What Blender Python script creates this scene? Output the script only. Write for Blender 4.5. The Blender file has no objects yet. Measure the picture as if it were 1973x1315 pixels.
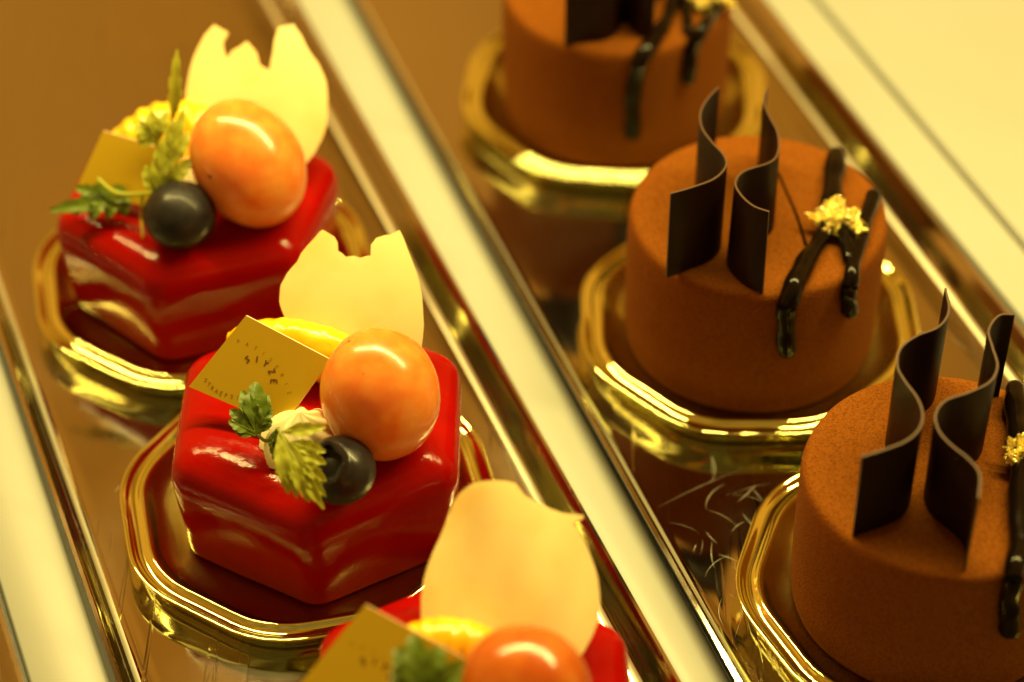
import bpy, bmesh, math, random
from mathutils import Vector, Matrix, noise
from mathutils.geometry import delaunay_2d_cdt
random.seed(7)
S = 0.01                      # everything below is written in centimetres
sc = bpy.context.scene

# ------------------------------------------------------------------ camera
PITCH, FPX, DIST = math.radians(42), 4700.0, 56.0
FW = Vector((0, math.cos(PITCH), -math.sin(PITCH)))
UP = Vector((0, math.sin(PITCH), math.cos(PITCH)))
RT = Vector((1, 0, 0))
CAM = -FW * DIST
cd = bpy.data.cameras.new('camera'); cam = bpy.data.objects.new('camera', cd)
sc.collection.objects.link(cam); sc.camera = cam
cam.location = CAM * S
cam.rotation_euler = (math.radians(90) - PITCH, 0, 0)
cd.sensor_width = 36; cd.lens = FPX / 1973 * 36
cd.clip_start = 0.01; cd.clip_end = 50
cd.dof.use_dof = True; cd.dof.focus_distance = 0.492; cd.dof.aperture_fstop = 7.2

# ------------------------------------------------------------------ world and lamps
LIGHT = (1.0, 0.785, 0.235)
w = bpy.data.worlds.new('World'); sc.world = w; w.use_nodes = True
nt = w.node_tree; nt.nodes.clear()
wo = nt.nodes.new('ShaderNodeOutputWorld'); bg = nt.nodes.new('ShaderNodeBackground')
tc = nt.nodes.new('ShaderNodeTexCoord'); nz = nt.nodes.new('ShaderNodeTexNoise'); cr = nt.nodes.new('ShaderNodeValToRGB')
nz.inputs['Scale'].default_value = 8.5; nz.inputs['Detail'].default_value = 2
cr.color_ramp.elements[0].position = .40; cr.color_ramp.elements[0].color = (.24, .085, .006, 1)
cr.color_ramp.elements[1].position = .60; cr.color_ramp.elements[1].color = (.90, .36, .03, 1)
nt.links.new(tc.outputs['Generated'], nz.inputs['Vector']); nt.links.new(nz.outputs['Fac'], cr.inputs['Fac'])
sx_ = nt.nodes.new('ShaderNodeSeparateXYZ'); mr = nt.nodes.new('ShaderNodeMapRange'); mxr = nt.nodes.new('ShaderNodeMix'); mxr.data_type = 'RGBA'
mr.inputs['From Min'].default_value = .15; mr.inputs['From Max'].default_value = -.9; mr.interpolation_type = 'SMOOTHSTEP'
nt.links.new(tc.outputs['Generated'], sx_.inputs['Vector']); nt.links.new(sx_.outputs['Y'], mr.inputs['Value'])
nt.links.new(mr.outputs['Result'], mxr.inputs['Factor']); mxr.inputs['B'].default_value = (.28, .20, .055, 1)
mz = nt.nodes.new('ShaderNodeMapRange'); mz.interpolation_type = 'SMOOTHSTEP'; mz.inputs['From Min'].default_value = .66; mz.inputs['From Max'].default_value = .54
mxz = nt.nodes.new('ShaderNodeMix'); mxz.data_type = 'RGBA'; mxz.inputs['B'].default_value = (1.0, .42, .045, 1)
nt.links.new(sx_.outputs['Z'], mz.inputs['Value']); nt.links.new(mz.outputs['Result'], mxz.inputs['Factor'])
nt.links.new(cr.outputs['Color'], mxz.inputs['A']); nt.links.new(mxz.outputs['Result'], mxr.inputs['A'])
nt.links.new(mxr.outputs['Result'], bg.inputs['Color']); nt.links.new(bg.outputs['Background'], wo.inputs['Surface'])
bg.inputs['Strength'].default_value = 0.8

def area(name, loc, target, sx, sy, power, color=LIGHT):
    l = bpy.data.lights.new(name, 'AREA'); l.shape = 'RECTANGLE'; l.size = sx * S; l.size_y = sy * S
    l.energy = power; l.color = color
    o = bpy.data.objects.new(name, l); sc.collection.objects.link(o)
    o.location = Vector(loc) * S
    o.rotation_euler = (Vector(target) - Vector(loc)).to_track_quat('-Z', 'Y').to_euler()
    return o
area('case_tube_lamp', (3, 8, 36), (0, -3, 0), 70, .9, 5.2)

vs = sc.view_settings
vs.view_transform = 'Standard'; vs.look = 'None'; vs.exposure = 0; vs.gamma = 1; vs.use_curve_mapping = False
sc.render.engine = 'CYCLES'
sc.cycles.max_bounces = 12; sc.cycles.glossy_bounces = 6

# ------------------------------------------------------------------ helpers
def at(px, py, z=0.0):
    d = FW * FPX + RT * (px - 986.5) + UP * (657.5 - py)
    return CAM + d * ((z - CAM.z) / d.z)
def ray(px, py):
    return (FW * FPX + RT * (px - 986.5) + UP * (657.5 - py)).normalized()
def on_plane(px, py, p0, n):
    d = ray(px, py); return CAM + d * ((p0 - CAM).dot(n) / d.dot(n))

def mesh(name, verts, faces, mat, parent=None, origin=None, smooth=True, mats=None, fmat=None, bevel=0):
    """one mesh object; verts in world centimetres; origin = thing base in cm"""
    o0 = Vector(origin) if origin is not None else Vector((0, 0, 0))
    if parent is not None: o0 = Vector(parent['_o'])
    me = bpy.data.meshes.new(name)
    me.from_pydata([tuple((Vector(v) - o0) * S) for v in verts], [], faces)
    for m in (mats or [mat]): me.materials.append(m)
    if fmat:
        for i, k in enumerate(fmat): me.polygons[i].material_index = k
    bm = bmesh.new(); bm.from_mesh(me)
    bmesh.ops.remove_doubles(bm, verts=bm.verts, dist=1e-6)
    bmesh.ops.recalc_face_normals(bm, faces=bm.faces); bm.to_mesh(me); bm.free()
    for p in me.polygons: p.use_smooth = smooth
    if smooth:
        try: me.set_sharp_from_angle(angle=math.radians(50))
        except Exception: pass
    o = bpy.data.objects.new(name, me); sc.collection.objects.link(o)
    if parent is not None: o.parent = parent
    else: o.location = o0 * S
    o['_o'] = tuple(o0)
    return o
def thing(name, origin, label, cat, group=None):
    o = bpy.data.objects.new(name, None); sc.collection.objects.link(o)
    o.empty_display_size = .01; o.location = Vector(origin) * S; o['_o'] = tuple(origin)
    tag(o, label, cat, group); return o
def tag(o, label=None, cat=None, group=None, kind=None):
    for k, v in (('label', label), ('category', cat), ('group', group), ('kind', kind)):
        if v: o[k] = v
    return o

def loft(rings, cap0=True, cap1=True):
    n = len(rings[0]); V = [v for r in rings for v in r]; F = []
    for i in range(len(rings) - 1):
        for j in range(n):
            a, b = i * n + j, i * n + (j + 1) % n
            F.append((a, b, b + n, a + n))
    if cap0: F.append(tuple(reversed(range(n))))
    if cap1: F.append(tuple(range((len(rings) - 1) * n, len(rings) * n)))
    return V, F
def rpoly(n, ap, rc, rot, k=10, seg=6):
    """rounded regular polygon: apothem ap, corner radius rc, rot = angle of the first side's normal (deg)"""
    out = []
    for i in range(n):
        a0 = math.radians(rot + i * 360 / n); a1 = a0 + 2 * math.pi / n; am = (a0 + a1) / 2
        R = (ap - rc) / math.cos(math.pi / n)
        c = Vector((math.cos(am), math.sin(am))) * R
        arc = [c + Vector((math.cos(a0 + (a1 - a0) * t / k), math.sin(a0 + (a1 - a0) * t / k))) * rc for t in range(k + 1)]
        out += arc
        a2 = a1 + 2 * math.pi / n; am2 = (a1 + a2) / 2
        c2 = Vector((math.cos(am2), math.sin(am2))) * R
        e = c2 + Vector((math.cos(a1), math.sin(a1))) * rc
        for t in range(1, seg): out.append(arc[-1].lerp(e, t / seg))
    return out
def ellipsoid(c, rx, ry, rz, axes=None, nu=48, nv=32, fn=None):
    ax = axes or (Vector((1, 0, 0)), Vector((0, 1, 0)), Vector((0, 0, 1)))
    V, F = [], []
    for i in range(nv + 1):
        th = math.pi * i / nv
        for j in range(nu):
            ph = 2 * math.pi * j / nu
            d = Vector((math.sin(th) * math.cos(ph), math.sin(th) * math.sin(ph), math.cos(th)))
            k = fn(d) if fn else 1
            V.append(Vector(c) + (ax[0] * d.x * rx + ax[1] * d.y * ry + ax[2] * d.z * rz) * k)
    for i in range(nv):
        for j in range(nu):
            a, b = i * nu + j, i * nu + (j + 1) % nu
            F.append((a, b, b + nu, a + nu))
    return V, F
def spline(P, n=8):
    P = [Vector(p) for p in P]; Q = [P[0] * 2 - P[1]] + P + [P[-1] * 2 - P[-2]]; out = []
    for i in range(1, len(Q) - 2):
        a, b, c, d = Q[i - 1:i + 3]
        for k in range(n):
            t = k / n
            out.append(.5 * ((2 * b) + (c - a) * t + (2 * a - 5 * b + 4 * c - d) * t * t + (3 * b - a - 3 * c + d) * t ** 3))
    out.append(P[-1]); return out
def tube(P, R, n=14, flat=1.0):
    rings = []
    for i, p in enumerate(P):
        t = (P[min(i + 1, len(P) - 1)] - P[max(i - 1, 0)]).normalized()
        a = t.cross(Vector((0.03, 0.1, 1)))
        if a.length < .2: a = t.cross(Vector((0, 1, 0)))
        a.normalize(); b = a.cross(t).normalized()
        rings.append([p + (a * math.cos(q) + b * flat * math.sin(q)) * R[i] for q in [2 * math.pi * j / n for j in range(n)]])
    return loft(rings)
def merge(*parts):
    V, F = [], []
    for v, f in parts:
        k = len(V); V += list(v); F += [tuple(i + k for i in q) for q in f]
    return V, F

def sheet(poly, p0, n, thick, step=.12, bulge=None, smoothpoly=0):
    """slab with a traced outline standing on its own plane; bulge(u,v) bends it off the plane; returns V,F"""
    n = Vector(n).normalized(); p0 = Vector(p0)
    u = Vector((0, 0, 1)).cross(n).normalized(); v = n.cross(u)
    P3 = [on_plane(x, y, p0, n) for x, y in poly]
    P2 = [Vector(((p - p0).dot(u), (p - p0).dot(v))) for p in P3]
    if smoothpoly: P2 = spline(P2 + [P2[0]], smoothpoly)[:-1]
    Q = []
    for i in range(len(P2)):
        a, b = P2[i], P2[(i + 1) % len(P2)]; m = max(1, int((b - a).length / step))
        Q += [a.lerp(b, k / m) for k in range(m)]
    xs = [q.x for q in Q]; ys = [q.y for q in Q]
    def inside(x, y):
        c = False
        for i in range(len(Q)):
            a, b = Q[i], Q[i - 1]
            if (a.y > y) != (b.y > y) and x < (b.x - a.x) * (y - a.y) / (b.y - a.y) + a.x: c = not c
        return c
    pts = list(Q); e = [(i, (i + 1) % len(Q)) for i in range(len(Q))]
    x = min(xs); r = 0
    while x < max(xs):
        y = min(ys) + (r % 2) * step / 2
        while y < max(ys):
            if inside(x, y) and min((Vector((x, y)) - q).length for q in Q) > step * .45: pts.append(Vector((x, y)))
            y += step
        x += step * .87; r += 1
    vo, eo, fo, *_ = delaunay_2d_cdt(pts, e, [tuple(range(len(Q)))], 1, 1e-5)
    f = bulge or (lambda a, b: 0)
    def P(q, dz):
        h = .02; z0 = f(q.x, q.y)
        gx = (f(q.x + h, q.y) - z0) / h; gy = (f(q.x, q.y + h) - z0) / h
        nn = (n - u * gx - v * gy).normalized()
        return p0 + u * q.x + v * q.y + n * z0 + nn * dz
    N = len(vo)
    V = [P(q, thick / 2) for q in vo] + [P(q, -thick / 2) for q in vo]
    F = [tuple(t) for t in fo] + [tuple(i + N for i in reversed(t)) for t in fo]
    cnt = {}
    for t in fo:
        for i in range(len(t)):
            a, b = t[i], t[(i + 1) % len(t)]
            cnt[(a, b)] = 1
    side = [(a, b) for (a, b) in cnt if (b, a) not in cnt]
    F += [(b, a, a + N, b + N) for a, b in side]
    return V, F

# ------------------------------------------------------------------ materials
def mat(name, base, rough=.5, metal=0, coat=0, sss=0, sssr=(1, .3, .1), ssc=.3, spec=.5, bump=None, vary=None, roughvary=None, coatr=.05, aniso=0):
    m = bpy.data.materials.new(name); m.use_nodes = True; nt = m.node_tree
    b = nt.nodes['Principled BSDF']; L = nt.links.new
    b.inputs['Base Color'].default_value = (*base, 1); b.inputs['Roughness'].default_value = rough
    b.inputs['Metallic'].default_value = metal; b.inputs['Coat Weight'].default_value = coat
    b.inputs['Coat Roughness'].default_value = coatr; b.inputs['Specular IOR Level'].default_value = spec
    if sss:
        b.inputs['Subsurface Weight'].default_value = sss; b.inputs['Subsurface Radius'].default_value = sssr
        b.inputs['Subsurface Scale'].default_value = ssc * S
    tcn = nt.nodes.new('ShaderNodeTexCoord')
    def noise_n(scale, detail=3, rough_=.55):
        t = nt.nodes.new('ShaderNodeTexNoise'); t.inputs['Scale'].default_value = scale
        t.inputs['Detail'].default_value = detail; t.inputs['Roughness'].default_value = rough_
        L(tcn.outputs['Object'], t.inputs['Vector']); return t
    if vary:                     # (scale, colour2, lo, hi)
        t = noise_n(vary[0], 4); r = nt.nodes.new('ShaderNodeValToRGB')
        r.color_ramp.elements[0].color = (*base, 1); r.color_ramp.elements[1].color = (*vary[1], 1)
        r.color_ramp.elements[0].position = vary[2]; r.color_ramp.elements[1].position = vary[3]
        L(t.outputs['Fac'], r.inputs['Fac']); L(r.outputs['Color'], b.inputs['Base Color'])
    if roughvary:                # (scale, lo, hi)
        t = noise_n(roughvary[0], 4); r = nt.nodes.new('ShaderNodeMapRange')
        r.inputs['From Min'].default_value = .35; r.inputs['From Max'].default_value = .65
        r.inputs['To Min'].default_value = roughvary[1]; r.inputs['To Max'].default_value = roughvary[2]
        L(t.outputs['Fac'], r.inputs['Value']); L(r.outputs['Result'], b.inputs['Roughness'])
    prev = None
    for (scale, strength, dist, det) in (bump or []):
        t = noise_n(scale, det); bp = nt.nodes.new('ShaderNodeBump')
        bp.inputs['Strength'].default_value = strength; bp.inputs['Distance'].default_value = dist * S
        L(t.outputs['Fac'], bp.inputs['Height'])
        if prev: L(prev.outputs['Normal'], bp.inputs['Normal'])
        prev = bp
    if prev: L(prev.outputs['Normal'], b.inputs['Normal']); L(prev.outputs['Normal'], b.inputs['Coat Normal'])
    return m, nt, b

M = {}
M['shelf'] = mat('cream_shelf', (.39, .405, .40), .38, vary=(9, (.35, .37, .35), .35, .7), bump=[(40, .05, .02, 2)])[0]
# polished steel with fine scratches and smudges
m, nt, b = mat('polished_steel', (.50, .46, .38), .1, metal=1, roughvary=(22, .05, .17), bump=[(14, .12, .03, 2)])
L = nt.links.new
tcn = [n for n in nt.nodes if n.type == 'TEX_COORD'][0]
lastb = b.inputs['Normal'].links[0].from_node
for k, (sx, sy, rz, sca) in enumerate(((1, .035, .5, 420), (1, .03, 1.9, 380), (1, .05, 2.6, 330))):
    mp = nt.nodes.new('ShaderNodeMapping'); mp.inputs['Rotation'].default_value = (0, 0, rz); mp.inputs['Scale'].default_value = (sx, sy, 1)
    t = nt.nodes.new('ShaderNodeTexNoise'); t.inputs['Scale'].default_value = sca; t.inputs['Detail'].default_value = 1
    t.inputs['Distortion'].default_value = .4
    r = nt.nodes.new('ShaderNodeMapRange'); r.inputs['From Min'].default_value = .70; r.inputs['From Max'].default_value = .76
    bp = nt.nodes.new('ShaderNodeBump'); bp.inputs['Strength'].default_value = .6; bp.inputs['Distance'].default_value = .006 * S
    L(tcn.outputs['Object'], mp.inputs['Vector']); L(mp.outputs['Vector'], t.inputs['Vector']); L(t.outputs['Fac'], r.inputs['Value'])
    L(r.outputs['Result'], bp.inputs['Height']); L(lastb.outputs['Normal'], bp.inputs['Normal']); lastb = bp
L(lastb.outputs['Normal'], b.inputs['Normal'])
M['steel'] = m
M['foldglint'] = mat('steel_fold_glint', (.62, .60, .50), .5, metal=1, bump=[(200, .1, .01, 2)])[0]  # lighter, rougher steel standing in for the lamp glint along the fold
M['scratch'] = mat('bright_scratch', (.42, .40, .32), .5, metal=.8)[0]
M['gold'] = mat('gold_foil_board', (.82, .84, .36), .08, metal=1, roughvary=(60, .04, .09), bump=[(90, .08, .02, 3)])[0]
M['goldwell'] = mat('satin_gold_well', (.50, .44, .15), .22, metal=1, roughvary=(50, .15, .28), bump=[(90, .15, .02, 3)])[0]
M['glaze'] = mat('red_fruit_glaze', (.31, .003, .0012), .16, coat=0, sss=.12, spec=.15, sssr=(1, .08, .03), ssc=.35, coatr=.06,
                 vary=(90, (.26, .002, .001), .35, .7), roughvary=(140, .07, .17), bump=[(900, .5, .012, 2), (300, .2, .015, 2)])[0]
m, nt, b = mat('cocoa_velvet', (.215, .066, .007), .9, spec=.04, vary=(2300, (.12, .034, .003), .42, .68), bump=[(2200, 1.0, .03, 2), (700, .35, .03, 2)])
M['velvet'] = m
M['dark'] = mat('dark_chocolate', (.014, .004, .002), .5, spec=.14, bump=[(120, .15, .02, 3)], roughvary=(60, .4, .6))[0]
M['edge'] = mat('chocolate_cut_edge', (.065, .028, .013), .5)[0]
M['gloss'] = mat('glossy_chocolate_sauce', (.006, .003, .0015), .16, spec=.12, coat=.06, bump=[(90, .2, .03, 2)])[0]
M['leafgold'] = mat('gold_leaf', (1.0, .90, .42), .28, metal=1, bump=[(500, .8, .05, 3)])[0]
M['petal'] = mat('white_chocolate', (.96, .84, .46), .42, vary=(60, (.92, .70, .28), .42, .68), bump=[(70, .3, .05, 2), (300, .15, .01, 2)])[0]
def translucent(m, col, fac):
    nt = m.node_tree; b = nt.nodes['Principled BSDF']; out = [n for n in nt.nodes if n.type == 'OUTPUT_MATERIAL'][0]
    tr = nt.nodes.new('ShaderNodeBsdfTranslucent'); tr.inputs['Color'].default_value = (*col, 1)
    mx = nt.nodes.new('ShaderNodeMixShader'); mx.inputs['Fac'].default_value = fac
    nt.links.new(b.outputs['BSDF'], mx.inputs[1]); nt.links.new(tr.outputs['BSDF'], mx.inputs[2]); nt.links.new(mx.outputs['Shader'], out.inputs['Surface'])
translucent(M['petal'], (.98, .86, .45), .35)
M['card'] = mat('gold_card', (.72, .48, .02), .34, metal=.35, bump=[(300, .08, .01, 2)])[0]
M['cardedge'] = mat('card_cut_edge', (.85, .62, .42), .5)[0]
M['faintink'] = mat('faint_printed_ink', (.36, .19, .02), .4, metal=.4)[0]
M['ink'] = mat('printed_ink', (.20, .09, .012), .45)[0]
M['cream'] = mat('whipped_cream', (.93, .87, .55), .5, sss=.15, sssr=(1, .8, .5), ssc=.2, bump=[(200, .2, .02, 3)])[0]
M['fruit'] = mat('yellow_orange_segment', (.95, .50, .006), .25, coat=.4, sss=.3, sssr=(1, .6, .1), ssc=.3, vary=(150, (.95, .66, .02), .4, .7), bump=[(240, .5, .05, 2)])[0]
m, nt, b = mat('grape_skin', (.76, .21, .03), .24, coat=.3, sss=.8, sssr=(1, .55, .16), ssc=.8, vary=(210, (.78, .34, .065), .36, .74), bump=[(260, .2, .02, 3)])
M['grape'] = m
M['redgrape'] = mat('ripe_red_grape_skin', (.46, .085, .008), .22, coat=.4, sss=.5, sssr=(1, .4, .1), ssc=.6, vary=(160, (.56, .16, .02), .4, .72), bump=[(260, .2, .02, 3)])[0]
M['fleck'] = mat('grape_fleck', (.12, .03, .01), .5)[0]
m, nt, b = mat('blueberry_skin', (.010, .008, .009), .3, spec=.25, coat=.1, vary=(70, (.030, .028, .030), .4, .75), roughvary=(80, .26, .55), coatr=.12)
M['berry'] = m
def leafmat(name, c1, c2):
    m, nt, b = mat(name, c1, .42, sss=.0, vary=(110, c2, .35, .7), bump=[(260, .4, .04, 3)])
    b.inputs['Transmission Weight'].default_value = 0
    tr = nt.nodes.new('ShaderNodeBsdfTranslucent'); tr.inputs['Color'].default_value = (c2[0] * 1.6, c2[1] * 1.6, c2[2], 1)
    mx = nt.nodes.new('ShaderNodeMixShader'); mx.inputs['Fac'].default_value = .3
    out = [n for n in nt.nodes if n.type == 'OUTPUT_MATERIAL'][0]
    nt.links.new(b.outputs['BSDF'], mx.inputs[1]); nt.links.new(tr.outputs['BSDF'], mx.inputs[2]); nt.links.new(mx.outputs['Shader'], out.inputs['Surface'])
    return m
M['leaf'] = leafmat('chervil_leaf', (.42, .46, .04), (.52, .54, .07))
M['leafdark'] = leafmat('dark_chervil_leaf', (.12, .19, .012), (.18, .25, .02))  # darker green for the dark leaflets and their stems
M['groove'] = mat('joint_shadow', (.10, .08, .05), .6)[0]  # dark colour paints the shadow line at the shelf step

# ------------------------------------------------------------------ shelf
TILT = math.radians(21)
ACR = Vector((math.cos(TILT), math.sin(TILT), 0)); ALO = Vector((-math.sin(TILT), math.cos(TILT), 0))
def ca(c, a, z=0): return ACR * c + ALO * a + Vector((0, 0, z))
def slab(name, c0, c1, a0, a1, z0, z1, m, bev=.0):
    b = bev; R = []
    for (i, z) in ((0, z0), (0, z1 - b), (b * .3, z1 - b * .3), (b, z1)):
        R.append([ca(c0 + i, a0 + i, z), ca(c1 - i, a0 + i, z), ca(c1 - i, a1 - i, z), ca(c0 + i, a1 - i, z)])
    V, F = loft(R); return mesh(name, V, F, m, smooth=False)
tag(slab('shelf', -70, 12.0, -60, 90, -3, -.12, M['shelf'], .02), kind='structure')
RT_ = .50
def rail(c0a, c0b, c1a, c1b, z1, rnd_):
    # white divider strip; edges given at along = -30 and +30
    prof = [(0, -.12), (0, z1 - .06), (.06, z1)] + [None]
    def pt(c_a, c_b, off, a, z): f = (a + 30) / 60; return ca(c_a + (c_b - c_a) * f + off, a, z)
    R = []
    for a in [-30 + 60 * i / 24 for i in range(25)]:
        L_ = [pt(c0a, c0b, 0, a, -.118), pt(c0a, c0b, 0, a, z1 - .05), pt(c0a, c0b, .05, a, z1)]
        Q_ = [pt(c1a, c1b, -rnd_ * (1 - math.sin(q)), a, z1 - rnd_ * .85 * (1 - math.cos(q))) for q in [math.pi / 2 * k / 8 for k in range(9)]]
        R.append(L_ + Q_ + [pt(c1a, c1b, 0, a, -.118)])
    V, F = loft(R); return tag(mesh('shelf_divider', V, F, M['shelf']), kind='structure')
rail(-.66, -.95, .06, 1.40, RT_, .92)
rail(-12.6, -12.6, -11.12, -11.12, RT_, .12)
tag(slab('shelf_edge_strip', 11.0, 12.25, -60, 90, -3, RT_, M['shelf'], .06), kind='structure')
tag(slab('shelf_ledge', 12.38, 90, -60, 90, -3, .58, M['shelf'], .15), kind='structure')
tag(slab('shelf_joint', 12.251, 12.379, -60, 90, -3, .3, M['groove'], .0), kind='structure')

# ------------------------------------------------------------------ trays
def tray(c, a, label, rot=0.0, hl=26.0):
    t = thing('serving_tray', ca(c, a, -.12), label, 'tray', 'polished steel serving trays on the shelf')
    ca_, sa = math.cos(math.radians(rot)), math.sin(math.radians(rot))
    prof = [(4.85, -.02), (4.95, .20), (5.07, .70), (5.12, .78), (5.12, .84), (5.04, .86), (4.97, .80), (4.80, .26), (4.70, .09), (4.58, .02), (4.44, 0)]
    prof = [(4.55, -.115)] + prof
    rings = []
    for hw, z in prof:
        rc = max(.5, hw - 3.6); ring = []
        for qx, qy, a0 in ((1, 1, 0), (-1, 1, 90), (-1, -1, 180), (1, -1, 270)):
            for k in range(9):
                an = math.radians(a0 + k * 90 / 8)
                x = qx * (hw - rc) + rc * math.cos(an); y = qy * (hl + hw - 5 - rc) + rc * math.sin(an)
                x, y = x * ca_ - y * sa, x * sa + y * ca_
                ring.append(ca(c + x, a + y, z))
        rings.append(ring)
    V, F = loft(rings)
    nr = len(rings[0]); fold = []
    for i in range(len(rings) - 1): fold += [1 if i in (9,) else 0] * nr
    fold += [0, 0]
    mesh('tray_body', V, F, None, t, mats=[M['steel'], M['foldglint']], fmat=fold)
    return t
def scratches(t, spots, seed):
    rnd = random.Random(seed); VV, FF = [], []
    for (px, py, spread, num, ang0) in spots:
        num = int(num * .55)
        c0 = at(px, py, 0)
        for _ in range(num):
            c = c0 + Vector((rnd.gauss(0, spread), rnd.gauss(0, spread), 0)); an = ang0 + rnd.gauss(0, .55); ln = rnd.uniform(.15, 1.1) * (2.2 if rnd.random() < .12 else 1); cv = rnd.uniform(-1.2, 1.2)
            w_ = rnd.uniform(.0015, .0055); P = []
            for k in range(9):
                P.append(c.copy()); c = c + Vector((math.cos(an), math.sin(an), 0)) * ln / 8; an += cv * ln / 8
            k0 = len(VV)
            for k in range(9):
                d = (P[min(k + 1, 8)] - P[max(k - 1, 0)]).normalized(); sd = Vector((-d.y, d.x, 0)) * w_ * (1 - abs(k - 4) / 4.6)
                VV.extend([P[k] + sd + Vector((0, 0, .004)), P[k] - sd + Vector((0, 0, .004))])
            for k in range(8): FF.append((k0 + 2 * k, k0 + 2 * k + 1, k0 + 2 * k + 3, k0 + 2 * k + 2))
    o = mesh('surface_scratches', VV, FF, M['scratch'], t, smooth=False)
    o['label'] = 'fine bright scratches worn into the tray floor'; return o
trA = tray(-5.93, 0, 'mirror polished steel tray carrying the red glazed cakes')
trB = tray(5.52, 0, 'mirror polished steel tray carrying the chocolate cakes', -1.0)
tray(-17.85, 0, 'bare steel tray whose edge shows in the lower left corner')

scratches(trA, [(1180, 1265, .9, 40, 2.2), (900, 760, 1.6, 10, 1.2), (330, 900, 1.2, 8, .5), (60, 300, 3, 8, 1.5)], 4)
scratches(trB, [(1440, 1050, .8, 34, .9), (1370, 1110, .9, 26, 2.3), (1440, 980, 1.0, 10, 1.0), (1110, 620, 1.2, 8, 1), (1820, 640, 1, 10, 2), (1390, 1240, .9, 24, 2.1)], 5)

# ------------------------------------------------------------------ gold boards
def board(x, y, ap, rot, label):
    prof = [(-.30, .01, 0), (-.28, .02, 0), (-.10, .44, 0), (-.02, .53, 0), (.0, .56, 0), (-.05, .585, 0), (-.12, .56, 0), (-.19, .47, 0), (-.28, .455, 0), (-.37, .48, 0),
            (-.43, .55, 0), (-.48, .565, 0), (-.54, .53, 0), (-.66, .33, 0), (-.80, .20, 0), (-1.0, .14, 0), (-1.5, .115, 0), (-2.5, .11, 0)]
    rings = []
    for d, z, _ in prof:
        rings.append([Vector((x + q.x, y + q.y, z)) for q in rpoly(8, ap + d, max(.35, 2.3 + d * .8), rot)])
    V, F = loft(rings)
    nr = len(rings[0]); fm = []
    for i in range(len(rings) - 1): fm += [1 if i >= 12 else 0] * nr
    fm += [0, 1]
    o = mesh('gold_cake_board', V, F, None, origin=(x, y, 0), mats=[M['gold'], M['goldwell']], fmat=fm)
    m = o.modifiers.new('smooth', 'SUBSURF'); m.levels = 1; m.render_levels = 1
    tag(o, label, 'cake board', 'gold cake boards')
    return o
RED = [(-7.2, 2.15), (-4.0, -5.2), (-.72, -12.75)]
CHO = [(2.62, 9.0), (5.42, .18), (8.52, -7.9)]
for (x, y), rot, l in zip(RED, (12, 13, 13), ('gold octagonal board under the red cake farthest from the camera, its front rim blurred',
                                          'gold octagonal board under the middle red cake, its whole left side in view',
                                          'gold octagonal board under the nearest red cake, mostly hidden')):
    board(x - (.0 if y > 0 else .28), y - .34, 3.92, rot, l)
for (x, y), rot, l in zip(CHO, (-6, 0, 27), ('gold octagonal board under the blurred chocolate cake at the top',
                                         'gold octagonal board under the middle chocolate cake with gold leaf between two ribbons',
                                         'gold octagonal board under the nearest chocolate cake in the lower right')):
    board(x, y, 3.85, rot, l)

# ------------------------------------------------------------------ red cakes
def red_body(t, x, y, rot):
    prof = [(-.30, .115), (-.16, .13), (-.09, .20), (-.07, .34), (-.03, .9), (.04, 1.5), (.09, 2.0), (.09, 2.3), (.04, 2.55), (-.08, 2.74), (-.26, 2.86), (-.52, 2.94), (-.85, 2.985), (-1.6, 2.99), (-2.5, 2.98)]
    ap = 2.84; rings = []
    for i, (d, z) in enumerate(prof):
        ring = []
        for q in rpoly(6, ap + d, max(.2, .62 + d * .35), rot, 10, 8):
            n = noise.noise(Vector((q.x * .7 + x, q.y * .7 + y, z * .9))) * .02
            ring.append(Vector((x + q.x * (1 + n * .5), y + q.y * (1 + n * .5), z + (n * .8 if z > 2 else 0))))
        rings.append(ring)
    V, F = loft(rings)
    o = mesh('glazed_cake_body', V, F, M['glaze'], t)
    m = o.modifiers.new('smooth', 'SUBSURF'); m.levels = 1; m.render_levels = 1
    return o

def grape(t, pc, z, rx, rl, lean, flecks, m='grape'):
    c = at(pc[0], pc[1], z); d = Vector(lean).normalized()
    a = d.cross(Vector((0, 1, 0.2))).normalized(); b = d.cross(a)
    V, F = ellipsoid(c, rx, rx, rl, (a, b, d), 64, 48, lambda q: 1 + .012 * noise.noise(q * 2.2) + .03 * q.z * 0)
    o = mesh('grape', V, F, M[m], t)
    for (fx, fy, r) in flecks:
        # pigment dot seated on the skin
        dd = ray(fx, fy); oc = CAM - c
        # intersect in ellipsoid space
        def T(v): return Vector((v.dot(a) / rx, v.dot(b) / rx, v.dot(d) / rl))
        A, B = T(dd), T(oc); qa, qb, qc = A.dot(A), 2 * A.dot(B), B.dot(B) - 1
        D = qb * qb - 4 * qa * qc
        if D < 0: continue
        p = CAM + dd * ((-qb - math.sqrt(D)) / (2 * qa))
        n = (p - c).normalized(); u = n.cross(Vector((0, 0, 1))).normalized()
        V, F = ellipsoid(p, r, r * .8, .02, (u, n.cross(u), n), 12, 8)
        mesh('skin_fleck', V, F, M['fleck'], o)
    return o
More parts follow.
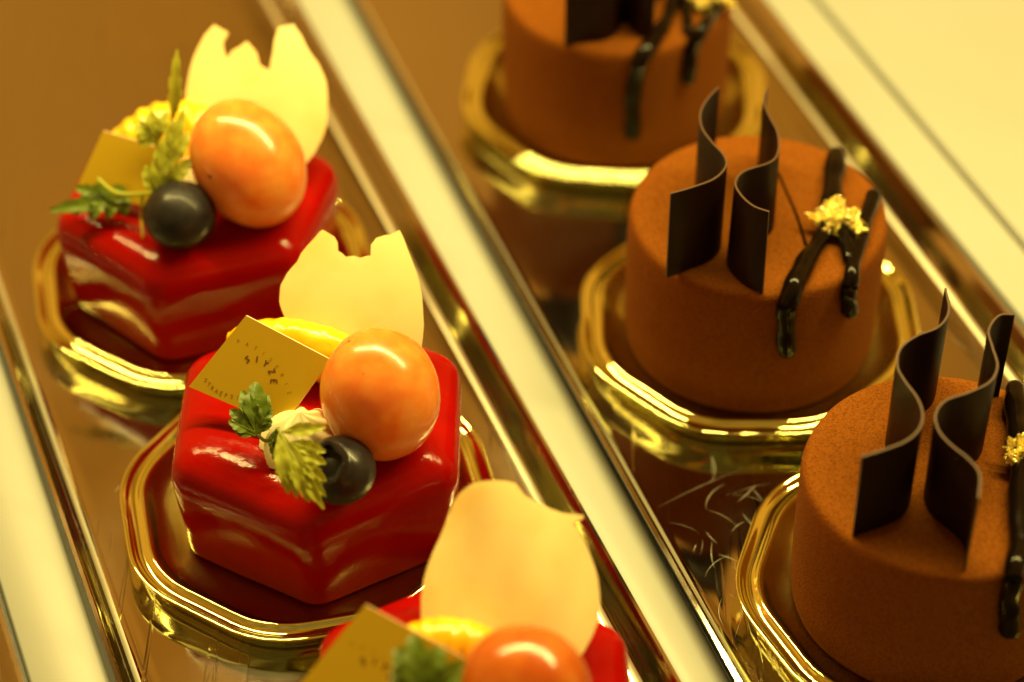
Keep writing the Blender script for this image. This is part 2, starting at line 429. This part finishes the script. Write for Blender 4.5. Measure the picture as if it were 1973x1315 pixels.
def blueberry(t, pc, z, r, calyx=None):
    c = at(pc[0], pc[1], z); ax = Vector(calyx).normalized() if calyx else Vector((0, .9, -.3)).normalized()
    def fn(q):
        k = q.dot(ax)
        cr_ = 0
        if k > .78: cr_ = -.10 * min(1, (k - .86) / .06) if k > .86 else .05 * (k - .78) / .08
        an = math.atan2(q.cross(ax).z, q.cross(ax).x)
        return 1 + cr_ + .012 * noise.noise(q * 3)
    V, F = ellipsoid(c, r, r, r * .93, None, 96, 64, fn)
    o = mesh('blueberry', V, F, M['berry'], t)
    if calyx:
        u = ax.cross(Vector((0, 0, 1))).normalized(); v = ax.cross(u); VV, FF = [], []
        ri = []
        for j in range(60):
            an = 2 * math.pi * j / 60; st = 1 + .10 * math.cos(5 * an)
            e = u * math.cos(an) + v * math.sin(an)
            ri.append([c + ax * r * .84 + e * r * .44, c + ax * r * (.90 + .10 * st) + e * r * .47 * st, c + ax * r * (.92 + .08 * st) + e * r * .56 * st, c + ax * r * .80 + e * r * .60])
        rings = [[ri[j][k] for j in range(60)] for k in range(4)]
        V, F = loft(rings, False, False)
        mesh('calyx', V, F, M['berry'], o)
    return o
def petal(t, poly, base_px, z, n, bulge, label=None, sm=0):
    p0 = at(base_px[0], base_px[1], z)
    V, F = sheet(poly, p0, n, .11, .13, bulge, sm)
    o = mesh('white_chocolate_petal', V, F, M['petal'], t)
    if label: o['label'] = label
    return o
def card(t, corners, base_px, z, n, text=True):
    p0 = at(base_px[0], base_px[1], z); n = Vector(n).normalized()
    P = [on_plane(x, y, p0, n) for x, y in corners]     # top, right, bottom, left
    h = .035; V, F = [], []
    N = len(P)
    V = [p + n * h for p in P] + [p - n * h for p in P]
    F = [tuple(range(N)), tuple(reversed(range(N, 2 * N)))] + [((i + 1) % N, i, i + N, (i + 1) % N + N) for i in range(N)]
    o = mesh('gold_card', V, F, None, t, mats=[M['card'], M['cardedge']], fmat=[0, 0] + [1] * N, smooth=False)
    if text:
        top, right, bottom, left = P
        ex = (right - top); ey = (left - top)
        def uvp(u_, v_): return top + ex * u_ + ey * v_ + n * (h + .004)
        X = ex.normalized(); Y = n.cross(X).normalized()
        if Y.dot(ey) > 0: Y = -Y                        # towards the top edge
        cl = ex.length
        VV, FF = [], []
        def glyph(ch, pos, ang, size, st=.035):
            strokes = {'I': [((0, 0), (0, 1))], 'Y': [((-.3, 1), (0, .5)), ((.3, 1), (0, .5)), ((0, .5), (0, 0))], 'Z': [((-.3, 1), (.3, 1)), ((.3, 1), (-.3, 0)), ((-.3, 0), (.3, 0))],
                       'E': [((-.25, 0), (-.25, 1)), ((-.25, 1), (.3, 1)), ((-.25, .5), (.2, .5)), ((-.25, 0), (.3, 0))], 'S': [((.3, 1), (-.3, .85)), ((-.3, .85), (.3, .3)), ((.3, .3), (-.3, 0))],
                       'T': [((-.35, 1), (.35, 1)), ((0, 1), (0, 0))], 'A': [((-.35, 0), (0, 1)), ((.35, 0), (0, 1)), ((-.15, .4), (.15, .4))], 'R': [((-.25, 0), (-.25, 1)), ((-.25, 1), (.25, .75)), ((.25, .75), (-.25, .5)), ((-.1, .5), (.3, 0))],
                       'P': [((-.25, 0), (-.25, 1)), ((-.25, 1), (.25, .75)), ((.25, .75), (-.25, .5))]}[ch]
            ux = X * math.cos(ang) + Y * math.sin(ang); uy = -X * math.sin(ang) + Y * math.cos(ang)
            for (a, b) in strokes:
                pa = pos + (ux * a[0] + uy * (a[1] - .5)) * size; pb = pos + (ux * b[0] + uy * (b[1] - .5)) * size
                d = (pb - pa).normalized(); s = n.cross(d) * st / 2; k = len(VV)
                VV.extend([pa + s, pa - s, pb - s, pb + s]); FF.append((k, k + 1, k + 2, k + 3))
        cen = uvp(.50, .60)
        for i, ch in enumerate('SIYZE'):
            an = math.radians(62 - i * 27); pos = cen + (X * math.sin(-an + .35) + Y * math.cos(-an + .35)) * .43 * cl / 1.95
            glyph(ch, pos, an - .35, .125 * cl / 1.95)
        mesh('card_lettering', VV, FF, M['ink'], o, smooth=False); VV, FF = [], []
        for row, (r0, mid, txt) in enumerate(((.92, .35, 'PATISERIE'), )):
            for i, ch in enumerate(txt):
                an = math.radians(34 - i * 8.0) - .35
                pos = uvp(.46, 1.02) + (X * math.sin(-an) + Y * math.cos(-an)) * 1.38 * cl / 1.95
                glyph(ch, pos, an, .075 * cl / 1.95, .009)
        for i, ch in enumerate('STRAEPSI'):
            pos = uvp(.10 + i * .055, .90 + .012 * (i - 3.5) ** 2 * -.35)
            glyph(ch, pos, math.radians(-6 + i * 2), .085 * cl / 1.95, .013)
        mesh('small_lettering', VV, FF, M['faintink'], o, smooth=False)
    return o
def cream(t, pc, z, r, turns=3):
    c = at(pc[0], pc[1], z); rings = []
    for i in range(28):
        f = i / 27; rr = r * (math.sin(math.pi * (.12 + .88 * (1 - f)) * .5) ** .8) * (1 - f ** 4)
        tw = f * 1.8
        rings.append([c + Vector((math.cos(a) * rr * (1 + .13 * math.cos(8 * a + tw * 5)), math.sin(a) * rr * (1 + .13 * math.cos(8 * a + tw * 5)), -r * .7 + f * r * 1.25)) for a in [2 * math.pi * j / 64 for j in range(64)]])
    V, F = loft(rings)
    return mesh('whipped_cream', V, F, M['cream'], t)
def segment(t, P0, P1, z0, z1, r, serr=0.0, fat=1.0, arch=.25):
    """orange segment: a ridged crescent from P0 to P1"""
    a, b = at(P0[0], P0[1], z0), at(P1[0], P1[1], z1); ax = (b - a); Ln = ax.length; ax.normalize()
    up = Vector((0, 0, 1)); up = (up - ax * up.dot(ax)).normalized(); sd = ax.cross(up); rings = []
    n = 60
    for i in range(n + 1):
        f = i / n; k = max(.04, math.sin(math.pi * f)) ** .42
        c = a + ax * Ln * f + up * arch * math.sin(math.pi * f)
        ring = []
        for j in range(36):
            q = 2 * math.pi * j / 36
            wv = 1 + serr * math.sin(f * 58 + .6 * math.sin(q)) + .05 * noise.noise(Vector((f * 9, math.cos(q) * 2, math.sin(q) * 2)))
            ring.append(c + (up * math.cos(q) + sd * math.sin(q) * .62 * fat) * r * k * wv)
        rings.append(ring)
    V, F = loft(rings)
    return mesh('orange_segment', V, F, M['fruit'], t)
def leaf(parent, poly, base_px, z, n, m, bend=None, name='leaflet', step=.05):
    p0 = at(base_px[0], base_px[1], z)
    V, F = sheet(poly, p0, n, .028, step, bend or (lambda u, v: .06 * math.sin(u * 5) - .10 * u * u - .05 * v * v + .02 * math.sin(v * 11)))
    return mesh(name, V, F, m, parent)
def frond(parent, blades, base_px, z, n, m, name='leaflet'):
    # pinnate herb leaf: every lobe a narrow toothed blade folded along its rib
    p0 = at(base_px[0], base_px[1], z); n = Vector(n).normalized(); parts = []
    for bi, (a, b, wpx) in enumerate(blades):
        A, B = on_plane(a[0], a[1], p0, n), on_plane(b[0], b[1], p0, n)
        ax = B - A; Ln = ax.length; ax.normalize(); sd = n.cross(ax).normalized(); W = wpx * 50 / FPX * .62
        N, K = 36, 7; V = []; rnd = random.Random(bi * 7 + int(a[0]))
        lift = rnd.uniform(-.05, .05); ph = rnd.uniform(0, 6)
        for sgn in (1, -1):
            for i in range(N + 1):
                f = i / N
                prof = (math.sin(math.pi * min(1, f * .92 + .06)) ** .75) * (1 - .25 * f) * (.35 + .65 * min(1, f * 3))
                tooth = 1 + .30 * (((f * 4.2 + ph * .1) % 1) - .35) * min(1, f * 3)
                for k in range(K):
                    g = k / (K - 1) * 2 - 1
                    hw = W * prof * (tooth if abs(g) > .6 else 1)
                    c = A + ax * (Ln * f + abs(g) * hw * .35) + sd * g * hw
                    c += n * (abs(g) * hw * .28 + lift * math.sin(f * 3) + .10 * math.sin(f * 2.4) - .16 * f * f + .012 * math.sin(f * 22 + ph) * abs(g) + .012 * sgn)
                    V.append(c)
        F = []; o = (N + 1) * K
        for i in range(N):
            for k in range(K - 1):
                q = (i * K + k, i * K + k + 1, (i + 1) * K + k + 1, (i + 1) * K + k); F.append(q); F.append(tuple(x + o for x in reversed(q)))
            for k in (0, K - 1): F.append((i * K + k, (i + 1) * K + k, (i + 1) * K + k + o, i * K + k + o))
        parts.append((V, F))
        rib = [A + ax * Ln * f + n * (lift * math.sin(f * 3) + .10 * math.sin(f * 2.4) - .16 * f * f + .012) for f in [k / 10 for k in range(10)]]
        parts.append(tube(rib, [.022 * (1 - .8 * k / 10) for k in range(10)], 6))
    V, F = merge(*parts); return mesh(name, V, F, m, parent)
def stem(parent, pts, r=.035, name='stem', m='leaf'):
    P = spline([at(x, y, z) for x, y, z in pts], 6)
    V, F = tube(P, [r * (1 - .5 * i / len(P)) for i in range(len(P))], 8)
    return mesh(name, V, F, M[m], parent)
def crop(o, s, pts): return [(o[0] + x / s, o[1] + y / s) for x, y in pts]

# --- middle red cake
x, y = RED[1]
t = thing('red_glazed_cake', (x, y, .11), 'sharp middle red glazed cake, gold card upright behind a leaf and a crowned blueberry', 'cake', 'red glazed fruit cakes')
red_body(t, x, y, -60)
grape(t, (733, 760), 4.30, 1.19, 1.38, (-.12, .25, 1), [(673, 658, .035), (735, 690, .012), (700, 720, .012), (742, 860, .012)])
blueberry(t, (655, 906), 3.66, .71, (-.33, -.51, .78))
petal(t, [(537, 560), (538, 552), (550, 530), (558, 520), (569, 508), (576, 492), (587, 478), (600, 464), (612, 450), (617, 447), (628, 453), (640, 460), (645, 468), (647, 486), (656, 491), (664, 498), (680, 496),
          (692, 500), (706, 496), (712, 496), (712, 475), (722, 462), (738, 457), (748, 456), (766, 447), (773, 460), (782, 482), (791, 504), (800, 526), (806, 548), (811, 572), (813, 595), (815, 628), (813, 654), (808, 690), (790, 730),
          (740, 765), (650, 755), (580, 700), (552, 640), (547, 613), (541, 600), (536, 584)],
      (700, 690), 3.35, (-.05, -1, .75), lambda u, v: -.07 * (u * u + v * v) + .03 * math.sin(u * 2))
card(t, [(475, 608), (638, 693), (545, 822), (365, 745)], (460, 800), 3.35, (-.30, -1, .75))
cream(t, (580, 822), 3.55, .78)
segment(t, (440, 655), (720, 702), 3.6, 3.6, .68, .02, 1.3, .05)
sp = mesh('chervil_sprig', *tube(spline([at(490, 832, 3.4), at(512, 850, 3.45), at(528, 838, 3.7), at(536, 826, 4.1)], 6), [.035] * 19, 8), M['leafdark'], t)
c2 = lambda pts: crop((420, 720), 4.872, pts)
frond(sp, [(c2([a])[0], c2([b])[0], w / 4.872) for a, b, w in [((368, 570), (350, 78), 190), ((360, 480), (225, 160), 140), ((370, 470), (465, 190), 120), ((355, 520), (112, 340), 130), ((370, 520), (495, 300), 120), ((350, 560), (98, 440), 105), ((375, 560), (502, 430), 90), ((350, 585), (150, 525), 90)]], (490, 800), 3.9, (.1, -.8, .9), M['leafdark'])
frond(sp, [(c2([a])[0], c2([b])[0], w / 4.872) for a, b, w in [((558, 510), (985, 1270), 125), ((590, 600), (655, 1125), 115), ((630, 690), (735, 1165), 100), ((670, 750), (850, 1205), 100), ((730, 800), (1000, 1150), 95), ((760, 800), (1006, 1010), 105), ((690, 690), (1003, 845), 110), ((660, 650), (1000, 730), 110), ((590, 555), (1000, 500), 105), ((570, 590), (608, 1000), 80)]], (600, 905), 4.42, (-.15, -.75, .85), M['leaf'])
frond(sp, [(c2([a])[0], c2([b])[0], w / 4.872) for a, b, w in [((560, 520), (545, 880), 90), ((555, 520), (505, 740), 70)]], (530, 850), 3.75, (-.8, -.6, .4), M['leafdark'])

# --- far red cake
x, y = RED[0]
t = thing('red_glazed_cake', (x, y, .11), 'red glazed cake at the upper left with a long upright chervil spear', 'cake', 'red glazed fruit cakes')
red_body(t, x, y, -72 + 60)
grape(t, (478, 315), 4.30, 1.22, 1.50, (-.55, .45, .9), [(404, 340, .055), (470, 300, .012), (455, 350, .012)])
blueberry(t, (346, 415), 3.70, .80)
petal(t, [(357, 180), (364, 137), (370, 115), (379, 93), (393, 67), (411, 47), (424, 55), (438, 62), (428, 80), (429, 95), (437, 113), (447, 98), (462, 90), (475, 80), (486, 92), (494, 102), (500, 125), (508, 131), (519, 137), (522, 120), (525, 105),
          (529, 75), (536, 53), (550, 50), (565, 47), (572, 58), (579, 67), (590, 90), (601, 108), (612, 122), (621, 140), (628, 158), (631, 185), (631, 215), (629, 243), (620, 268), (606, 295), (587, 318), (550, 350), (460, 350), (390, 300), (358, 230)],
      (500, 325), 3.3, (.10, -1, .75), lambda u, v: -.06 * (u * u + v * v) + .10 * u)
card(t, [(200, 252), (312, 286), (285, 400), (150, 360)], (220, 385), 3.3, (-.35, -1, .70), False)
cream(t, (375, 330), 3.5, .72)
segment(t, (195, 325), (470, 262), 3.1, 3.5, 1.0, .035, 1.2, .30)
c1 = lambda pts: crop((80, 90), 3.289, pts)
sp = mesh('chervil_sprig', *tube(spline([at(188, 345, 3.9), at(215, 368, 3.75), at(240, 375, 3.7), at(272, 374, 3.8), at(310, 370, 4.0), at(332, 355, 4.2)], 6), [.05] * 31, 8), M['leaf'], t)
stem(sp, [(275, 374, 3.8), (272, 415, 3.3), (275, 458, 3.05)], .04, 'thin_stem')
frond(sp, [(c1([a])[0], c1([b])[0], w / 3.289) for a, b, w in [((830, 500), (858, 28), 75), ((820, 480), (880, 250), 50)]], (335, 225), 5.0, (.1, -1, .3), M['leaf'])
frond(sp, [(c1([a])[0], c1([b])[0], w / 3.289) for a, b, w in [((735, 640), (690, 410), 110), ((725, 600), (610, 475), 95), ((735, 610), (592, 570), 80), ((740, 600), (795, 410), 80)]], (300, 262), 4.8, (-.2, -1, .5), M['leaf'])
frond(sp, [(c1([a])[0], c1([b])[0], w / 3.289) for a, b, w in [((735, 955), (660, 760), 95), ((745, 940), (760, 610), 105), ((760, 900), (835, 470), 100), ((800, 720), (905, 395), 75), ((800, 760), (935, 540), 85), ((780, 860), (950, 720), 100), ((760, 920), (880, 780), 95)]], (325, 330), 4.5, (.1, -1, .5), M['leaf'])
frond(sp, [(c1([a])[0], c1([b])[0], w / 3.289) for a, b, w in [((560, 965), (45, 1035), 100), ((420, 960), (205, 888), 75), ((350, 980), (180, 1055), 75), ((420, 970), (300, 1095), 85), ((490, 970), (410, 1085), 80), ((460, 950), (310, 885), 75), ((560, 960), (515, 1070), 75), ((560, 955), (440, 885), 70)]], (190, 398), 3.35, (-.1, -.7, .9), M['leafdark'])

# --- near red cake
x, y = RED[2]
t = thing('red_glazed_cake', (x, y, .11), 'nearest red glazed cake, cut by the lower edge, with a wide unbroken curled petal', 'cake', 'red glazed fruit cakes')
red_body(t, x, y, -60)
grape(t, (1003, 1350), 4.25, 1.24, 1.42, (.25, .15, 1), [(930, 1290, .012), (1010, 1300, .02)], 'redgrape')['label'] = 'darker red grape'
blueberry(t, (905, 1490), 3.66, .72, (-.40, -.62, .50))
petal(t, [(812, 1190), (812, 1149), (816, 1118), (823, 1091), (834, 1062), (848, 1032), (858, 1008), (868, 982), (877, 962), (888, 948), (908, 933), (930, 928), (954, 927), (975, 929), (991, 933), (1000, 944), (1009, 956), (1028, 966), (1049, 976), (1066, 983), (1085, 988),
          (1103, 990), (1123, 990), (1124, 996), (1112, 1001), (1104, 1008), (1112, 1018), (1119, 1030), (1130, 1050), (1138, 1070), (1146, 1092), (1151, 1113), (1154, 1142), (1154, 1171), (1149, 1198), (1140, 1222), (1125, 1252), (1107, 1281), (1060, 1330), (960, 1330), (870, 1300), (822, 1245)],
      (990, 1290), 3.3, (-.05, -1, 1.35), lambda u, v: -.10 * u * u - .02 * (v - 1.5) ** 2 + .10 * math.sin(2.6 * u + .8 * v) * (v + .5) * .3 + .035 * math.sin(6.5 * u - 1.1 * v) * min(1, max(0, 1.6 - .5 * v)))
card(t, [(705, 1165), (895, 1268), (775, 1445), (560, 1340)], (690, 1400), 3.4, (-.20, -1, 1.0))
cream(t, (850, 1420), 3.45, .72)
segment(t, (730, 1265), (985, 1262), 3.8, 3.85, .66, .02, 1.3, .15)
sp = mesh('chervil_sprig', *tube(spline([at(775, 1350, 3.5), at(800, 1370, 3.6), at(820, 1350, 4.0)], 6), [.035] * 13, 8), M['leafdark'], t)
frond(sp, [((815, 1355), (795, 1222), 45), ((812, 1330), (762, 1250), 38), ((815, 1330), (850, 1245), 38), ((820, 1340), (905, 1275), 38), ((815, 1345), (755, 1295), 36), ((820, 1350), (915, 1315), 36)], (830, 1300), 5.0, (.1, -.8, .9), M['leafdark'])

# ------------------------------------------------------------------ chocolate cakes
CR, CT = 2.86, 3.7
def choc_body(t, x, y):
    prof = [(CR - .35, .115), (CR - .12, .13), (CR - .05, .24), (CR - .02, .6), (CR, 1.6), (CR, 3.2), (CR - .01, 3.5), (CR - .05, 3.62), (CR - .13, 3.69), (CR - .26, 3.71), (CR - .7, 3.70), (1.4, 3.70), (.5, 3.70)]
    N = 128; rings = []
    for r, z in prof:
        rings.append([Vector((x + math.cos(a) * (r + .02 * noise.noise(Vector((math.cos(a) * 2 + x, math.sin(a) * 2, z)))), y + math.sin(a) * (r + .02 * noise.noise(Vector((math.cos(a) * 2 + x, math.sin(a) * 2, z)))), z)) for a in [2 * math.pi * j / N for j in range(N)]])
    V, F = loft(rings)
    o = mesh('mousse_body', V, F, M['velvet'], t)
    m = o.modifiers.new('smooth', 'SUBSURF'); m.levels = 1; m.render_levels = 1
    return o
def ribbon(t, pts, zt, zb, shift=Vector((0, 0, 0)), flare=0.0):
    P = spline([at(px, py, zt) + shift for px, py in pts], 7); n = len(P); V, F, fm = [], [], []
    h = .021; rows = 7
    cen = sum(P, Vector()) / n
    for side in (1, -1):
        for k in range(rows):
            f = k / (rows - 1)
            for i, p in enumerate(P):
                tn = (P[min(i + 1, n - 1)] - P[max(i - 1, 0)]); tn.z = 0; tn.normalize()
                s = Vector((tn.y, -tn.x, 0)) * h * side
                q = p + (p - cen) * flare * f + s; q = Vector((q.x, q.y, zt + (zb - zt) * f))
                V.append(q)
    def I(s, k, i): return s * rows * n + k * n + i
    for s in (0, 1):
        for k in range(rows - 1):
            for i in range(n - 1):
                q = (I(s, k, i), I(s, k, i + 1), I(s, k + 1, i + 1), I(s, k + 1, i)); F.append(q if s == 0 else q[::-1]); fm.append(0)
    for i in range(n - 1):
        F.append((I(0, 0, i), I(1, 0, i), I(1, 0, i + 1), I(0, 0, i + 1))); fm.append(1)
        F.append((I(0, rows - 1, i), I(0, rows - 1, i + 1), I(1, rows - 1, i + 1), I(1, rows - 1, i))); fm.append(1)
    for k in range(rows - 1):
        for i in (0, n - 1):
            F.append((I(0, k, i), I(0, k + 1, i), I(1, k + 1, i), I(1, k, i))); fm.append(1)
    return mesh('chocolate_ribbon', V, F, None, t, mats=[M['dark'], M['edge']], fmat=fm)
def surf(px, py, cx, cy, off):
    p = at(px, py, CT + off)
    if (Vector((p.x - cx, p.y - cy))).length < CR - .05: return p
    d = ray(px, py); o = CAM - Vector((cx, cy, 0)); R = CR + off
    a = d.x ** 2 + d.y ** 2; b = 2 * (o.x * d.x + o.y * d.y); c = o.x ** 2 + o.y ** 2 - R * R
    D = b * b - 4 * a * c
    if D < 0: return p
    return CAM + d * ((-b - math.sqrt(D)) / (2 * a))
def drizzle(t, cx, cy, pts):
    pts = [(a, b, c * (1.15 if c > .1 else 1), d) for a, b, c, d in pts]
    P = [surf(px, py, cx, cy, r * .35 + lift) for px, py, r, lift in pts]
    Q = spline(P, 6); R0 = [p[2] for p in pts]; R = []
    for i in range(len(Q)):
        f = i / 6; k = min(int(f), len(R0) - 2); R.append(R0[k] + (R0[k + 1] - R0[k]) * (f - k))
    # rounded ends
    for e in (0, -1):
        d = (Q[0] - Q[1]).normalized() if e == 0 else (Q[-1] - Q[-2]).normalized()
        r = R[e]; ext = [(Q[e] + d * r * .5, r * .85), (Q[e] + d * r * .85, r * .5), (Q[e] + d * r * .98, r * .12)]
        if e == 0: Q = [q for q, _ in reversed(ext)] + Q; R = [r_ for _, r_ in reversed(ext)] + R
        else: Q = Q + [q for q, _ in ext]; R = R + [r_ for _, r_ in ext]
    R = [q * (1 + .16 * noise.noise(Q[i] * 2.2)) for i, q in enumerate(R)]
    Q = [q + Vector((noise.noise(q * 1.7), noise.noise(q * 1.7 + Vector((9, 0, 0))), 0)) * min(.05, R[i] * .3) for i, q in enumerate(Q)]
    V, F = tube(Q, R, 18)
    o = mesh('chocolate_drizzle', V, F, M['gloss'], t)
    return o
def goldleaf(t, p, s, seed):
    rnd = random.Random(seed); parts = []; off = Vector((seed * 3.1, seed, 0))
    def patch(c, ax, ay, sx, sy, tilt, amp):
        NR, NA = 16, 44; V = [None] * 0; F = []
        nrm = Vector((tilt[0], tilt[1], 1)).normalized(); u = (Vector((ax, ay, 0)) - nrm * Vector((ax, ay, 0)).dot(nrm)).normalized(); v = nrm.cross(u)
        for i in range(NR + 1):
            for j in range(NA):
                an = 6.2832 * j / NA
                ed = 1 + .45 * noise.noise(Vector((math.cos(an) * 2.6, math.sin(an) * 2.6, seed + c.x * 3))) + .18 * noise.noise(Vector((math.cos(an) * 8, math.sin(an) * 8, seed)))
                q = Vector((math.cos(an) * sx * ed, math.sin(an) * sy * ed)) * (i / NR)
                w = c + u * q.x + v * q.y
                h = noise.noise(w * 5 + off) * amp + abs(noise.noise(w * 11 + off)) * amp * .9 + noise.noise(w * 24 + off) * amp * .25
                V.append(w + nrm * h)
        for i in range(NR):
            for j in range(NA): F.append((i * NA + j, i * NA + (j + 1) % NA, (i + 1) * NA + (j + 1) % NA, (i + 1) * NA + j))
        parts.append((V, F))
    patch(p, .9, -.42, s * .95, s * .50, (-.1, -.5), .22)
    patch(p + Vector((-.30 * s, .30 * s, .10)), .6, .5, s * .52, s * .34, (-.3, -.3), .22)
    patch(p + Vector((.45 * s, -.35 * s, .06)), .9, -.6, s * .5, s * .20, (.3, -.6), .16)
    patch(p + Vector((-.45 * s, -.30 * s, -.04)), .3, .8, s * .30, s * .22, (-.5, -.4), .16)
    V, F = merge(*parts)
    return mesh('gold_leaf_flake', V, F, M['leafgold'], t, smooth=False)

# --- middle chocolate cake
x, y = CHO[1]
t2 = t = thing('chocolate_mousse_cake', (x, y, .11), 'middle cocoa dusted cake with broad gold leaf flake on glossy chocolate lines', 'cake', 'cocoa dusted chocolate cakes')
choc_body(t, x, y)
RA = [(1292, 373), (1330, 362), (1375, 345), (1398, 322), (1395, 300), (1370, 272), (1352, 245), (1350, 215), (1365, 188), (1385, 168)]
RB = [(1482, 408), (1452, 397), (1428, 376), (1417, 352), (1434, 330), (1485, 312), (1500, 290), (1498, 255), (1483, 225), (1472, 195), (1478, 168)]
ribbon(t, RA, 5.95, 3.66); ribbon(t, RB, 5.75, 3.62, flare=.10)
drizzle(t, x, y, [(1612, 303, .20, .10), (1606, 340, .20, .12), (1600, 385, .19, .12), (1595, 425, .17, .14), (1575, 470, .16, .10), (1548, 515, .20, .04), (1528, 552, .22, .02), (1516, 590, .19, 0), (1515, 635, .17, 0), (1515, 672, .19, 0)])
drizzle(t, x, y, [(1682, 377, .15, .14), (1672, 415, .14, .16), (1660, 455, .13, .14), (1645, 500, .13, .08), (1640, 540, .16, .02), (1634, 575, .15, 0), (1634, 598, .16, 0)])
drizzle(t, x, y, [(1620, 425, .13, .18), (1628, 460, .14, .14), (1636, 500, .12, .08)])
drizzle(t, x, y, [(1500, 335, .03, .0), (1522, 385, .03, 0), (1540, 430, .035, 0), (1552, 472, .04, 0)])
goldleaf(t, surf(1618, 425, x, y, .36), .70, 3)

# --- near chocolate cake
x, y = CHO[2]
t = thing('chocolate_mousse_cake', (x, y, .11), 'cocoa dusted cake cut by the right edge, its velvet grain sharp and close', 'cake', 'cocoa dusted chocolate cakes')
choc_body(t, x, y)
ribbon(t, [(1660, 880), (1705, 866), (1745, 850), (1770, 828), (1778, 800), (1768, 768), (1742, 732), (1729, 705), (1735, 672), (1765, 648), (1808, 630), (1828, 600), (1822, 555)], 5.9, 3.66, flare=-.04)
ribbon(t, [(1886, 960), (1888, 915), (1868, 886), (1830, 855), (1808, 828), (1803, 798), (1822, 772), (1870, 755), (1908, 735), (1922, 705), (1912, 668), (1905, 636), (1925, 608), (1955, 606)], 5.8, 3.62, flare=-.05)
drizzle(t, x, y, [(1958, 752, .19, .12), (1960, 800, .20, .12), (1964, 860, .20, .14), (1966, 930, .19, .12), (1968, 1000, .20, .10), (1966, 1050, .19, .05), (1952, 1105, .17, 0), (1946, 1160, .17, 0), (1945, 1210, .20, 0)])
drizzle(t, x, y, [(2040, 800, .18, .12), (2020, 850, .17, .14), (1995, 910, .17, .14), (1978, 960, .17, .12), (1985, 1030, .18, .05)])
goldleaf(t, surf(1985, 880, x, y, .38), .6, 8)

# --- far chocolate cake
x, y = CHO[0]
t = thing('chocolate_mousse_cake', (x, y, .11), 'blurred cocoa dusted cake cut by the upper edge', 'cake', 'cocoa dusted chocolate cakes')
choc_body(t, x, y)
sh = at(1085, 80, 3.7) - at(1280, 525, 3.7)
ribbon(t, [(1292, 373), (1330, 370), (1375, 365), (1402, 350), (1420, 310), (1400, 262), (1380, 235), (1380, 205), (1395, 180)], 5.95, 3.66, sh)
ribbon(t, RB, 5.75, 3.66, sh + Vector((.1, .5, 0)))
drizzle(t, x, y, [(1310, -60, .14, .1), (1300, -10, .14, .1), (1285, 35, .14, .1), (1262, 75, .17, .05), (1235, 112, .19, .02), (1224, 150, .18, 0), (1220, 200, .17, 0), (1217, 255, .18, 0)])
drizzle(t, x, y, [(1400, -20, .13, .12), (1378, 20, .13, .12), (1355, 55, .15, .08), (1332, 90, .15, .02), (1328, 125, .15, 0), (1327, 150, .16, 0)])
drizzle(t, x, y, [(1322, -30, .12, .12), (1322, 15, .12, .12), (1325, 58, .12, .08)])
goldleaf(t, surf(1370, -6, x, y, .34), .62, 5)

for o in bpy.data.objects:
    if '_o' in o: del o['_o']
